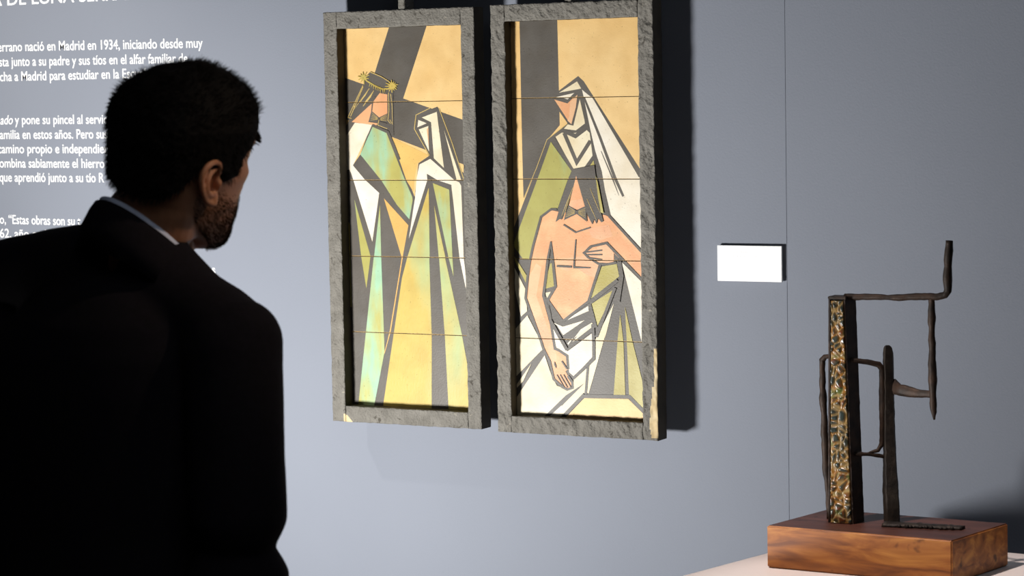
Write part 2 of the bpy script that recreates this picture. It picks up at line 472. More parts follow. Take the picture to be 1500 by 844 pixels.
A1('line', 'D2', (378, 205), (330, 270), (300, 325), (350, 260)); A1('line', 'D2', (412, 225), (360, 290), (345, 330), (390, 275))
S1('line', 1.2, 'D2', (385, 82), (470, 118), (545, 165))
S1('ygreen', 2.0, 'D2', (320, 105), (360, 152), (420, 188), (480, 213))
S1('ygreen', 2.0, 'D2', (480, 213), (525, 212), (560, 185))
random.seed(11)
for (cx, cy, r0, r1, n) in ((332, 125, 4, 52, 10), (556, 190, 4, 54, 13)):
    for i in range(n):
        an = 2*math.pi*i/n+.2; l = r1*random.uniform(.65, 1.05)
        S1('ygreen', [2.6, .8], 'D2', (cx+r0*math.cos(an), cy+r0*math.sin(an)), (cx+l*math.cos(an), cy+l*math.sin(an)))
for i in range(9):
    x = 385+14*i; y = 172+5.5*i
    S1('ygreen', [1.4, .3], 'D2', (x, y), (x+random.uniform(-8, 4), y+random.uniform(20, 42)))

ART2 = []
def A2(k, *a): ART2.append((k, T(*a)))
def S2(k, wd, *a): ART2.append((k, stroke(T(*a), wd)))
A2('tan', 'P', (725, 10), (950, 10), (950, 640), (725, 640))
A2('dark', 'E1', (268, 120), (560, 120), 'E2', (580, 440), (480, 560), 'E3', (405, 25), (300, 265), 'E2', (290, 640))
A2('dark', 'E2', (502, 228), (722, 60), (765, 100), (1195, 770), 'P', (950, 260), (950, 640), (725, 640), (735, 390), 'E3', (175, 650), (200, 560), (405, 25), 'E2', (478, 555), (640, 425))
# hood and veil
A2('cream', 'E2', (575, 189), (714, 102), (746, 157))
A2('white', 'E2', (552, 223), (692, 191), (642, 241), (605, 229))
A2('skin', 'E2', (538, 242), (640, 272), (662, 250), (690, 222), (660, 300), (655, 385), (648, 410))
A2('pink', 'E2', (660, 262), (716, 205), (704, 305), (670, 432), (640, 404), (655, 370))
A2('cream', 'E2', (735, 240), (777, 425), (705, 480), (612, 468), (642, 434), (686, 444), (708, 350))
A2('white', 'E2', (752, 165), (775, 185), (835, 232), (1190, 840), 'E3', (1215, 110), (1215, 668), (978, 405), (895, 60), 'E2', (855, 640), (800, 400))
S2('dark', [3, 6, 5, 6, 6], 'E2', (748, 180), (790, 420), (828, 600), 'E3', (890, 60), (950, 420))
S2('dark', [3, 4, 4.5, 3.5], 'E2', (768, 225), (890, 530), (1005, 843), 'E3', (1072, 252))
S2('dark', [1, 2.2, .6], 'E2', (900, 640), (985, 843), 'E3', (1038, 245))
# bodice
A2('cream', 'E2', (548, 530), (596, 498), (700, 500), (790, 478), (812, 500), (836, 690), (778, 767), (684, 780))
S2('dark', 6, 'E2', (600, 478), (702, 525), (800, 450))
S2('dark', 5.6, 'E2', (615, 500), (712, 728), (818, 560))
S2('dark', 5, 'E2', (530, 540), (680, 790))
S2('dark', 4.4, 'E2', (785, 765), (845, 680))
A2('olive', 'E2', (812, 757), (842, 712), (850, 757))
# cloak on the left
A2('green', 'E2', (512, 568), (672, 795), 'E3', (640, 130), (565, 345), (515, 342), (436, 408), (385, 640), (352, 740), (300, 740), (220, 630), (245, 560), (430, 60))
S2('line', .9, 'E2', (640, 428), (482, 552), 'E3', (402, 30), (305, 262))
# fallen figure: flesh
A2('skin', 'E3', (440, 412), (520, 360), (600, 375), (930, 395), (975, 418), (1215, 680), 'E4', (1215, 150), 'E3', (1050, 738), (1000, 690), (1000, 765), (890, 775), 'E4', (890, 42), (800, 322),
   (605, 470), (500, 320), (548, 215), (538, 0), 'E3', (520, 608), (508, 608), (488, 740), 'E4', (478, 0), (445, 285), (520, 560), (560, 690), 'E5', (632, 165), (645, 270), (625, 285), (680, 380), (680, 412),
   (642, 424), (548, 350), (498, 210), 'E4', (452, 690), (322, 300), (343, 120), 'E3', (350, 760))
A2('pink', 'E4', (345, 130), (400, 30), (440, 60), (400, 280), (470, 480), (520, 620), (540, 680), 'E5', (560, 190), (530, 250), (490, 120), 'E4', (440, 620), (335, 310))
A2('pink', 'E3', (545, 740), (850, 700), 'E4', (880, 60), (850, 140), (790, 120), (700, 60), (640, 90), (560, 60))
A2('pink', 'E3', (800, 500), (960, 470), (990, 560), (900, 590), (830, 570))
A2('olive', 'E4', (508, 30), (528, 30), (548, 205), (474, 226), (488, 110))
A2('cream', 'E4', (472, 258), (512, 250), (482, 312))
A2('pink', 'E3', (780, 690), (945, 612), (1000, 690), (995, 770), (890, 772), (800, 722))
# olive and white cloth at the right
A2('olive', 'E4', (906, 55), (1022, 36), (1040, 132), (815, 310), (850, 220))
A2('olive', 'E4', (824, 346), (1012, 224), (872, 518), (845, 440))
A2('white', 'E4', (1060, 20), (1215, 175), (1215, 640))
A2('cream', 'E4', (1000, 340), (930, 615), 'E5', (935, 0), (806, 455), (782, 452), (812, 240), (856, 190), (850, 55), 'E4', (862, 610))
A2('olive', 'E4', (1048, 425), (1074, 640), 'E5', (1088, 468), (998, 468), (1028, 50))
A2('olive', 'E4', (1085, 365), (1145, 640), 'E5', (1235, 420), (1235, 580), (1118, 487), (1100, 60))
# loin cloth
A2('white', 'E4', (802, 360), (690, 430), (640, 470), (806, 398))
A2('white', 'E4', (516, 480), (606, 520), (775, 470), (720, 510), (608, 586), (560, 510))
A2('white', 'E4', (832, 488), (760, 560), (690, 612), (745, 540)); A2('cream', 'E4', (832, 488), (842, 515), (680, 640), (720, 590))
A2('white', 'E4', (690, 600), (640, 650), (650, 660))
A2('white', 'E4', (500, 400), (530, 490), (640, 712), (830, 572), (838, 660), 'E5', (834, 175), (692, 325), (655, 292), (643, 165), (565, 118), (530, 40), 'E4', (505, 470))
S2('dark', 4, 'E4', (470, 290), (500, 400), (545, 690), 'E5', (572, 120), (640, 165), (648, 268))
# white sheets at the lower left
A2('cream', 'E4', (215, 60), (232, 62), (320, 235), (330, 400), (283, 442), (225, 180))
A2('olive', 'E4', (228, -30), (330, 130), (322, 185), (240, 20))
A2('cream', 'E4', (200, 560), (225, 555), (332, 432), (420, 605), (462, 690), 'E5', (440, 125), (200, 370))
A2('cream', 'E5', (466, 160), (520, 322), (560, 395), (645, 428), (690, 418), (690, 352), (808, 245), (788, 448), (765, 452), (600, 632), (520, 632), (200, 660), (200, 560))
A2('cream', 'E5', (240, 400), (365, 222), (300, 360), (235, 430))
A2('dark', 'E5', (775, 375), (610, 540), (520, 650), (450, 645), (630, 470))
S2('dark', 5.4, 'E5', (772, 465), (600, 645))
A2('white', 'E5', (600, 545), (570, 620), (495, 640))
# ground in front
S2('dark', 5.2, 'E5', (765, 478), (1120, 482), (1240, 605))
S2('dark', 3.6, 'E5', (800, 250), (783, 460))
A2('tan', 'E5', (772, 492), (1113, 498), (1235, 620), (1235, 720), (560, 720), (630, 640))
# dark outlines of the fallen figure
S2('dark', 3.6, 'E3', (560, 352), (515, 352), (438, 410), (375, 640), (350, 760), 'E4', (336, 120), (318, 300), (440, 640), (455, 690), 'E5', (505, 210), (535, 345), (600, 405), (640, 426), (682, 412), (680, 370), (645, 320))
S2('dark', [2, 4, 4, 4.4], 'E3', (514, 600), (490, 740), 'E4', (478, 110), (456, 280), (500, 420))
S2('dark', [2, 4.5, 4, 4], 'E3', (514, 600), (530, 760), 'E4', (550, 210), (488, 315), (605, 480))
S2('dark', 4, 'E4', (605, 480), (805, 325), (895, 40))
S2('dark', 3.6, 'E3', (965, 405), (1215, 680)); S2('dark', 3.6, 'E3', (790, 670), (820, 640), (945, 612), (1215, 895))
S2('dark', 3, 'E3', (830, 640), (768, 688), (780, 700), (800, 722), (880, 772), (950, 776), (1020, 762))
for y0, y1, x0 in ((690, 668, 775), (708, 702, 795), (730, 742, 800)): S2('dark', 2, 'E3', (x0, y0-5), (910, y1))
S2('dark', 2.2, 'E3', (612, 470), (706, 530), (820, 492))
S2('dark', [1.6, 2.6], 'E3', (707, 585), (692, 800)); S2('dark', 3, 'E3', (560, 790), (675, 796)); S2('dark', [3, 1.6], 'E3', (688, 800), (820, 804))
for x in (560, 585, 612): S2('dark', 1.2, 'E5', (x, 310), (x+58, 410))
S2('dark', 2, 'E5', (598, 205), (640, 268)); A2('dark', 'E5', (540, 205), (555, 240), (556, 265), (540, 235))
S2('dark', 5.6, 'E4', (815, 335), (1030, 160)); S2('dark', 4.4, 'E4', (1010, 220), (865, 600))
S2('dark', 4.6, 'E4', (812, 340), (862, 525)); S2('dark', 4.4, 'E4', (838, 500), (846, 640), 'E5', (846, 190), (692, 335))
S2('dark', 6.4, 'E4', (1040, 0), (1060, 130), (1030, 330)); S2('dark', 4.6, 'E4', (510, 470), (640, 700)); S2('dark', 3.4, 'E4', (640, 700), (838, 545))
# hair and beard
A2('dark', 'E3', (684, 42), (770, 25), (852, 10), (872, 180), (890, 330), (922, 445), (905, 452), (880, 420), (868, 465), (850, 425), (836, 470), (800, 400), (775, 325), (712, 95), (690, 200), (640, 330),
   (598, 432), (585, 425), (552, 450), (580, 350), (630, 180))
A2('skin', 'E3', (711, 92), (778, 328), (717, 356), (655, 322))
A2('pink', 'E3', (670, 285), (755, 270), (774, 326), (717, 356), (657, 322))
A2('dark', 'E3', (652, 318), (716, 362), (786, 325), (795, 448), (716, 388), (616, 436))
for i in range(6):
    S2('line', .5, 'E3', (655-5*i, 335+15*i), (700, 362+4*i)); S2('line', .5, 'E3', (782, 345+14*i), (730, 364+4*i))
S2('line', [.4, 1, .4], 'E3', (688, 180), (640, 300), (600, 400)); S2('line', [.4, .8, .3], 'E3', (820, 190), (860, 290), (900, 385))
S2('line', [.4, .9, .3], 'E3', (795, 270), (830, 350), (870, 435)); A2('olive', 'E3', (862, 90), (880, 150), (925, 385), (902, 375), (880, 250))
S2('line', [.3, .8, .3], 'E3', (672, 240), (640, 330), (612, 420))

def fit(tl, tr, br, bl, Y):
    a, b, c, d = (onY(*q, Y) for q in (tl, tr, br, bl))
    return (a.x+d.x)/2, (c.z+d.z)/2, (b.x+c.x)/2, (a.z+b.z)/2
o1 = fit((473, 18), (693, 10), (705, 629), (487, 617), FRONT); i1 = fit((493, 42), (675, 36), (684.5, 603.5), (505, 595.7), FRONT)
o2 = fit((718, 8), (955, -2.4), (964.5, 646.5), (729.5, 632), FRONT); i2 = fit((738.4, 31.8), (933.8, 24.2), (941.7, 620), (749, 609), FRONT)
def och1(x, z):
    q = onY(503, 612, FRONT)
    return (x-q.x) > 0 and (x-q.x) < .022 - 1.1*(z-o1[1]) and z < o1[1]+.016 and x < q.x+.03
def och2(x, z):
    e = o2[2]
    return x > e - .006 - .004*noise.noise(Vector((z*40, 0, 0))) - .010*max(0, min(1, (.14-(z-o2[1]))/.1))*(1 if z-o2[1] < .10 else .2) and .004 < z-o2[1] < .17
panel('ceramic_panel', 'left framed panel of five tiles with two standing robed figures before a leaning cross', o1, i1, .029,
      [((503.6, 151), (676.7, 147)), ((505.5, 263.9), (678, 264.3)), ((507, 374.8), (681, 378.4)), ((508.6, 485.5), (682.8, 492))],
      ART1, .0011, .4, 1.0, (583, 592.5), och1)
panel('ceramic_panel', 'right framed panel with a veiled woman holding a bare-chested man, nearer the caption card', o2, i2, .025,
      [((744, 145.4), (935.2, 140.3)), ((748, 262), (936.5, 262.7)), ((753.6, 379.9), (938.4, 381.8)), ((750.7, 494.7), (940, 501.3))],
      ART2, .0030, 1.5, 21.0, (827, 836.5), och2)

# ------------------------------------------------------------------ plinth and sculpture
ZP = .918
pc = onZ(1212, 786.5, ZP)                                     # back left corner of the plinth top
pl = onZ(1000, 843.5, ZP)
ldir = (pl-pc); ldir.z = 0; ldir.normalize()
pr = onZ(1500, 811.5, ZP); bdir = (pr-pc); bdir.z = 0; bdir.normalize()
bm = bmesh.new()
base = [pc, pc+bdir*.62, pc+bdir*.62+ldir*.55, pc+ldir*.55]
vb = [bm.verts.new((p.x, p.y, 0)) for p in base]; vt = [bm.verts.new((p.x, p.y, ZP)) for p in base]
for i in range(4): bm.faces.new((vb[i], vb[(i+1) % 4], vt[(i+1) % 4], vt[i]))
bm.faces.new(vt); bm.faces.new(vb[::-1]); bmesh.ops.recalc_face_normals(bm, faces=bm.faces[:])
bmesh.ops.bevel(bm, geom=bm.edges[:], offset=.0015, segments=2, affect='EDGES')
tag(obj('display_plinth', bm, M_plinth), 'white display plinth standing on the floor under the iron sculpture', 'plinth')

def wood_mat(name, c1, c2, c3, rough):
    m = bpy.data.materials.new(name); m.use_nodes = True
    N, L = m.node_tree.nodes, m.node_tree.links; b = N['Principled BSDF']; b.inputs['Roughness'].default_value = rough
    tc = N.new('ShaderNodeTexCoord'); mp = N.new('ShaderNodeMapping'); mp.inputs['Scale'].default_value = (2.2, 9, 14)
    n = N.new('ShaderNodeTexNoise'); n.inputs['Scale'].default_value = 4; n.inputs['Detail'].default_value = 7; n.inputs['Distortion'].default_value = .7
    L.new(tc.outputs['Object'], mp.inputs[0]); L.new(mp.outputs[0], n.inputs['Vector'])
    r = N.new('ShaderNodeValToRGB'); E = r.color_ramp.elements
    E[0].position = .32; E[0].color = (*c1, 1); E[1].position = .68; E[1].color = (*c3, 1)
    e = E.new(.5); e.color = (*c2, 1)
    L.new(n.outputs[0], r.inputs[0])
    k = N.new('ShaderNodeTexNoise'); k.inputs['Scale'].default_value = 38; k.inputs['Detail'].default_value = 2
    L.new(tc.outputs['Object'], k.inputs['Vector'])
    kr = N.new('ShaderNodeValToRGB'); kr.color_ramp.elements[0].position = .26; kr.color_ramp.elements[1].position = .36
    kr.color_ramp.elements[0].color = (.25, .2, .2, 1); kr.color_ramp.elements[1].color = (1, 1, 1, 1)
    L.new(k.outputs[0], kr.inputs[0])
    mx = N.new('ShaderNodeMix'); mx.data_type = 'RGBA'; mx.blend_type = 'MULTIPLY'; mx.inputs['Factor'].default_value = 1
    L.new(r.outputs[0], mx.inputs['A']); L.new(kr.outputs[0], mx.inputs['B']); L.new(mx.outputs['Result'], b.inputs['Base Color'])
    bp = N.new('ShaderNodeBump'); bp.inputs['Strength'].default_value = .15; bp.inputs['Distance'].default_value = .001
    L.new(n.outputs[0], bp.inputs['Height']); L.new(bp.outputs[0], b.inputs['Normal'])
    return m
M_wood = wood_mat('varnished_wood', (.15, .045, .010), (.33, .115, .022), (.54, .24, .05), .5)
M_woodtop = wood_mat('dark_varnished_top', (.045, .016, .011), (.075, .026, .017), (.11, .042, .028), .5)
M_iron = mat('forged_iron', (.014, .009, .006), .6, (.055, .030, .018), 45, .35, .75, .5, 130, metallic=.35)
M_iron2 = mat('dark_forged_iron', (.014, .011, .009), .6, (.05, .038, .028), 45, .4, .8, .5, 130, metallic=.35)

bl_, br_, bk_ = onZ(1123.5, 832, ZP), onZ(1394.5, 857, ZP), onZ(1477, 829, ZP)
e1, e2 = br_-bl_, bk_-br_
BH = onY(1123.5, 770, bl_.y).z - ZP
ZB = ZP + BH
bm = bmesh.new()
cs = [bl_, br_, br_+e2, bl_+e2]
vb = [bm.verts.new((p.x, p.y, ZP+.0005)) for p in cs]; vt = [bm.verts.new((p.x, p.y, ZB)) for p in cs]
for i in range(4): bm.faces.new((vb[i], vb[(i+1) % 4], vt[(i+1) % 4], vt[i]))
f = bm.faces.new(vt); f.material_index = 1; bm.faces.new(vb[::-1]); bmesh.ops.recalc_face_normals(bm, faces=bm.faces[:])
bmesh.ops.bevel(bm, geom=bm.edges[:], offset=.0022, segments=3, affect='EDGES')
sc = thing('iron_sculpture', 'abstract forged iron sculpture with a glazed ceramic strip on a wooden block', 'sculpture', ((bl_+bk_)/2))
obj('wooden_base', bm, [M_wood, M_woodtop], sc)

pf = onZ(1232, 767, ZB); YS = pf.y                             # plane of the ceramic stele front
ps = onZ(1303, 766, ZB); YK = ps.y+.006                        # plane of the tall spike
YB = YS+.035                                                  # rods behind the stele
def sp(x, y, Y): return onY(x, y, Y)
# stele: a tapering iron channel holding the ceramic strip
TL, TR, BL, BR = sp(1213.5, 438, YS), sp(1237.5, 438, YS), sp(1213, 767, YS), sp(1250, 769, YS)
BL.z = BR.z = ZB; TL.z = TR.z = (TL.z+TR.z)/2
DEP = .030
bm = bmesh.new()
def plate(bm, q, th, seed, jit=.0008, step=.006):
    # q: four corners (bl, br, tr, tl) of the outer face, extruded away from the viewer by th
    n = max(2, int((q[3]-q[0]).length/step)); rings = []
    for i in range(n+1):
        t = i/n; a = q[0].lerp(q[3], t); b = q[1].lerp(q[2], t)
        j = lambda k: jit*noise.noise(Vector((seed+k, t*n*.45, k*2.0)))
        rings.append([a+Vector((j(0), j(1), 0)), b+Vector((j(2), j(3), 0)), b+th+Vector((j(4), j(5), 0)), a+th+Vector((j(6), j(7), 0))])
    loft(bm, rings)
plate(bm, [BL+Vector((0, .004, 0)), BR+Vector((0, .004, 0)), TR+Vector((0, .004, 0)), TL+Vector((0, .004, 0))], Vector((.006, DEP, 0)), 1)
plate(bm, [BL, BL+Vector((.0026, 0, 0)), TL+Vector((.0026, 0, 0)), TL], Vector((.001, .012, 0)), 5, .0004)
plate(bm, [BR-Vector((.0026, 0, 0)), BR, TR, TR-Vector((.0026, 0, 0))], Vector((.005, DEP, 0)), 8, .0006)
box(bm, TL.x-.001, TR.x+.002, YS-.001, YS+DEP, TL.z-.001, TL.z+.004, 0, .001)
bmesh.ops.recalc_face_normals(bm, faces=bm.faces[:])
obj('iron_channel', bm, M_iron, sc)
# ceramic relief strip
def relief_mat():
    m = bpy.data.materials.new('lustre_glaze'); m.use_nodes = True
    N, L = m.node_tree.nodes, m.node_tree.links; b = N['Principled BSDF']; b.inputs['Roughness'].default_value = .27
    at = N.new('ShaderNodeAttribute'); at.attribute_name = 'ridge'
    tc = N.new('ShaderNodeTexCoord'); n = N.new('ShaderNodeTexNoise'); n.inputs['Scale'].default_value = 34; n.inputs['Detail'].default_value = 2
    L.new(tc.outputs['Object'], n.inputs['Vector'])
    lo = N.new('ShaderNodeValToRGB'); hi = N.new('ShaderNodeValToRGB')
    def ramp(r, items):
        E = r.color_ramp.elements
        E[0].position, E[0].color = items[0][0], (*items[0][1], 1); E[1].position, E[1].color = items[-1][0], (*items[-1][1], 1)
        for p, c in items[1:-1]: e = E.new(p); e.color = (*c, 1)
    ramp(lo, [(.30, (.010, .014, .010)), (.42, (.022, .034, .030)), (.53, (.03, .032, .018)), (.60, (.12, .028, .006)), (.66, (.018, .035, .012))])
    ramp(hi, [(.30, (.20, .15, .07)), (.44, (.26, .16, .05)), (.54, (.25, .10, .01)), (.60, (.30, .22, .09)), (.70, (.09, .11, .02))])
    L.new(n.outputs[0], lo.inputs[0]); L.new(n.outputs[0], hi.inputs[0])
    mx = N.new('ShaderNodeMix'); mx.data_type = 'RGBA'
    L.new(at.outputs['Fac'], mx.inputs['Factor']); L.new(lo.outputs[0], mx.inputs['A']); L.new(hi.outputs[0], mx.inputs['B'])
    L.new(mx.outputs['Result'], b.inputs['Base Color'])
    return m
ctl, ctr, cbl, cbr = sp(1217, 441, YS-.002), sp(1235, 441, YS-.002), sp(1216, 766, YS-.002), sp(1247.5, 768, YS-.002)
nu, nv = 30, 300
me = bpy.data.meshes.new('ceramic_relief'); vs, fs, rid = [], [], []
for j in range(nv+1):
    t = j/nv; a = cbl.lerp(ctl, t); b = cbr.lerp(ctr, t)
    a.z = max(a.z, ZB+.001+t*.001); b.z = max(b.z, ZB+.001+t*.001)
    for i in range(nu+1):
        u = i/nu; p = a.lerp(b, u)
        q = Vector((p.x*1.0, 0, p.z*.8))*92
        warp = Vector((noise.noise(q*.35), 0, noise.noise(q*.35+Vector((9, 0, 0)))))*.9
        dist, pts_ = noise.voronoi(q+warp)
        d1 = dist[1]-dist[0]
        lift = math.exp(-(d1/.21)**2)
        h = .0026*(1-lift) + .0010*noise.noise(q*.5)
        if i in (0, nu): h -= .004
        vs.append((p.x, p.y - h, p.z)); rid.append(max(0, min(1, lift*1.1 - .05 + .22*noise.noise(q*.6))))
for j in range(nv):
    for i in range(nu):
        k = j*(nu+1)+i; fs.append((k, k+1, k+nu+2, k+nu+1))
# thickness: side and back faces
base_n = len(vs)
border = [i for i in range(nu+1)] + [(j+1)*(nu+1)-1 for j in range(1, nv+1)] + [nv*(nu+1)+i for i in range(nu-1, -1, -1)] + [j*(nu+1) for j in range(nv-1, 0, -1)]
for k in border: vs.append((vs[k][0], YS+.006, vs[k][2])); rid.append(0)
nb = len(border)
for i in range(nb): fs.append((border[(i+1) % nb], border[i], base_n+i, base_n+(i+1) % nb))
fs.append(tuple(base_n+i for i in range(nb)))
me.from_pydata(vs, [], fs)
at = me.attributes.new('ridge', 'FLOAT', 'POINT'); at.data.foreach_set('value', rid)
obj('ceramic_relief', me, relief_mat(), sc, True)

def rod(name, pts, r, Y, m=M_iron, jit=.0021, seed=0, sides=8, square=3, step=.005, smooth_path=False, flat=1.0, offs=None):
    bm = bmesh.new()
    P = []
    for i, q in enumerate(pts):
        y = Y + (offs[i] if offs else 0)
        P.append(sp(q[0], q[1], y))
    k = (P[0]-CAM).length/FPX
    rr = [x*k for x in r] if isinstance(r, (list, tuple)) else r*k
    tube(bm, P, rr, sides, step, jit, seed, square, smooth_path, flat=flat, ref=(0, 1, 0))
    bmesh.ops.recalc_face_normals(bm, faces=bm.faces[:])
    return obj(name, bm, m, sc, True)
YT = YS+.014
rod('top_bar', [(1237, 434), (1243, 434.5), (1300, 436), (1372, 434.5), (1384, 432), (1388, 426), (1388.5, 400), (1390.5, 352.5)],
    [3.6, 4.6, 4.4, 4.6, 5.4, 6.6, 6.4, 4.8], YT, seed=2)
rod('hanging_rod', [(1364.5, 436), (1365, 470), (1366, 540), (1367, 590), (1368, 604), (1368.5, 615)], [4.6, 5.0, 5.3, 5.2, 4.6, 1.2], YT, seed=4)
rod('rear_rod', [(1218, 522), (1209, 523), (1205, 528), (1205, 560), (1209, 660), (1214, 745), (1215, 760)], [3.4, 3.6, 4.4, 4.8, 4.6, 4.4, 4.4], YB, seed=6)
rod('side_rod', [(1244, 527), (1270, 530.5), (1287, 534.5), (1292, 540), (1292.5, 600), (1292, 650), (1286, 660), (1268, 665)], [3.8, 3.8, 4.4, 4.6, 4.4, 4.4, 3, 2], YT, jit=.0018, seed=8, offs=[0, (YK-YT)*.4, (YK-YT)*.8, YK-YT, YK-YT, YK-YT, (YK-YT)*.8, (YK-YT)*.4])
rod('cross_link', [(1252, 665), (1275, 666), (1298, 669)], [3, 2.8, 3.4], YT, seed=9, offs=[0, (YK-YT)*.5, YK+.004-YT])
rod('stub_arm', [(1308.5, 566), (1318, 571), (1342, 576), (1366, 578)], [11, 8.5, 6.2, 5.6], YT, M_iron, .0016, 12, flat=.45, offs=[YK+.011-YT, (YK-YT)*.7, (YK-YT)*.3, 0])
# tall spike: faceted wedge, left face seen, right face wide and dark
bm = bmesh.new()
spk = [(506, 1297, 1302), (509, 1294, 1305), (518, 1292.8, 1306.5), (560, 1294, 1307), (620, 1293.5, 1308.5), (680, 1293, 1311), (720, 1292.5, 1314), (755, 1294, 1316)]
rings = []
for i in range(len(spk)-1):
    a, b = spk[i], spk[i+1]; n = max(1, int((b[0]-a[0])/6))
    for j in range(n):
        t = j/n; rings.append(tuple(a[k]+(b[k]-a[k])*t for k in range(3)))
rings.append((768, 1294.5, 1316))
RR = []
for i, (y, xl, xr) in enumerate(rings):
    wv = 1.2*noise.noise(Vector((y*.12, 3, 0))); wv2 = .8*noise.noise(Vector((y*.1, 9, 0)))
    l = sp(xl+wv, y, YK); r = sp(xr+wv2, y, YK)
    z = max(l.z, ZB) if y < 760 else ZB
    m_ = l.lerp(r, .38)
    d = .011*min(1, .4+i/4)
    RR.append([Vector((l.x, YK+.001, z)), Vector((m_.x+.0007*wv, YK-d*.5, z)), Vector((r.x, YK+.003, z)), Vector((r.x-.001, YK+d, z)), Vector((l.x+.001, YK+d, z))])
loft(bm, RR); bmesh.ops.recalc_face_normals(bm, faces=bm.faces[:])
obj('tall_spike', bm, M_iron2, sc)
# welded foot of the spike lying on the block
bm = bmesh.new()
fa, fb = onZ(1296, 770, ZB), onZ(1411, 775.5, ZB)
rings = []
for i in range(31):
    t = i/30; p = fa.lerp(fb, t); wd = .016*(1-.35*t) + .0012*noise.noise(Vector((t*18, 1, 0))); h = .0065+.0022*noise.noise(Vector((t*22, 5, 0))) - .001*t
    up = Vector((0, 1, 0)); rings.append([p-up*wd+Vector((0, 0, -.0004)), p-up*wd*.8+Vector((0, 0, h*.8)), p+Vector((0, 0, h)), p+up*wd*.8+Vector((0, 0, h*.8)), p+up*wd+Vector((0, 0, -.0004))])
loft(bm, rings)
for i in range(9):
    p = fa.lerp(fb, .22+.085*i); blob(bm, p+Vector((.003*math.sin(i*2.3), -.0135+.0015*math.sin(i*5), .0025)), .0042+.0018*math.sin(i*3.1), .003, .003+.001*math.sin(i*1.7), seg=8)
bmesh.ops.recalc_face_normals(bm, faces=bm.faces[:])
obj('welded_foot', bm, M_iron2, sc, True)

# ------------------------------------------------------------------ the visitor
M_skin = mat('skin', (.44, .19, .095), .5, (.50, .225, .115), 60, .3, .7, .2, 500, bdist=.0006)
_b = M_skin.node_tree.nodes['Principled BSDF']; _b.inputs['Subsurface Weight'].default_value = .25; _b.inputs['Subsurface Radius'].default_value = (1, .35, .2); _b.inputs['Subsurface Scale'].default_value = .012
M_hair = mat('dark_hair', (.005, .004, .0035), .75, spec=.12)
M_beard = mat('brown_stubble', (.05, .025, .014), .6, spec=.2)
M_suit = mat('dark_suit_cloth', (.0085, .007, .009), .9, (.010, .008, .011), 120, spec=.12, bump=.15, bscale=900, bdist=.0004)
M_shirt = mat('pale_blue_shirt', (.62, .66, .82), .8)
M_shoe = mat('black_leather', (.01, .01, .01), .35)

def lerp_tab(z, t):
    if z <= t[0][0]: return t[0][1]
    for (a, va), (b, vb_) in zip(t, t[1:]):
        if z <= b: return va+(vb_-va)*(z-a)/(b-a)
    return t[-1][1]
FR = [(0, .070), (.008, .080), (.022, .083), (.04, .082), (.06, .085), (.075, .086), (.09, .088), (.12, .086), (.14, .087), (.158, .091), (.175, .086), (.195, .074), (.212, .056), (.226, .032), (.235, 0)]
BK = [(0, .02), (.02, 0), (.04, -.045), (.06, -.076), (.08, -.089), (.105, -.096), (.13, -.099), (.16, -.099), (.185, -.093), (.205, -.077), (.222, -.05), (.235, -.01)]
WD = [(0, .022), (.012, .036), (.03, .048), (.05, .057), (.07, .062), (.10, .068), (.12, .071), (.15, .075), (.175, .075), (.195, .067), (.212, .053), (.226, .033), (.235, .004)]
XC = [(0, .046), (.012, .037), (.025, .024), (.04, .008), (.06, -.008), (.08, -.015), (.20, -.015), (.222, -.008), (.235, -.005)]
def gb(a, b, c, s): return math.exp(-((a-c[0])/s[0])**2-((b-c[1])/s[1])**2)
def surf(z, ph):
    f, b, wd = lerp_tab(z, FR), lerp_tab(z, BK), lerp_tab(z, WD)
    x0 = lerp_tab(z, XC)
    c, s = math.cos(ph), math.sin(ph); e = .82
    cx = math.copysign(abs(c)**e, c); sy = math.copysign(abs(s)**e, s)
    x = x0+(f-x0)*cx if c > 0 else x0+(x0-b)*cx
    y = wd*sy
    if c > 0 and z < .2:
        ya = abs(y)
        d = .026*gb(y, z, (0, .098), (.010, .012))+.014*gb(y, z, (0, .12), (.008, .022))
        d -= .010*gb(ya, z, (.032, .135), (.016, .011)); d += .004*gb(ya, z, (.035, .158), (.028, .008))
        d += .005*gb(ya, z, (.052, .112), (.014, .012)); d -= .004*gb(ya, z, (.05, .07), (.014, .016))
        d += .003*gb(y, z, (0, .066), (.02, .006))+.003*gb(y, z, (0, .052), (.018, .006)); d -= .003*gb(y, z, (0, .059), (.022, .0025))
        d -= .001*gb(y, z, (0, .037), (.03, .008)); d += .001*gb(y, z, (0, .02), (.018, .012))
        x += d*max(0, c)**.3; y += math.copysign(d*.5*abs(s), y)
    return Vector((x, y, z))
HS = .97; HD = 2.95*.97/.94
al, pi_, ro = math.radians(49.8), math.radians(1.6), math.radians(15.8)
face = RH*math.cos(al)+FH*math.sin(al); hup = UP.copy(); left = hup.cross(face)
face, hup = face*math.cos(pi_)+hup*math.sin(pi_), hup*math.cos(pi_)-face*math.sin(pi_)
left, hup = left*math.cos(ro)+hup*math.sin(ro), hup*math.cos(ro)-left*math.sin(ro)
HC = pt(270.2, 235, HD)
def H(p): p = Vector(p); return HC + (face*p.x+left*p.y+hup*(p.z-.12))*HS

# body frame
be = math.radians(50)
bf = RH*math.cos(be)+FH*math.sin(be); br = RH*math.sin(be)-FH*math.cos(be)     # forward, his right
body = bmesh.new()
def ring_head(z, n=72): return [H(surf(z, 2*math.pi*i/n)) for i in range(n)]
loft(body, [ring_head(z) for z in [0.001+.2339*(i/90) for i in range(91)]])
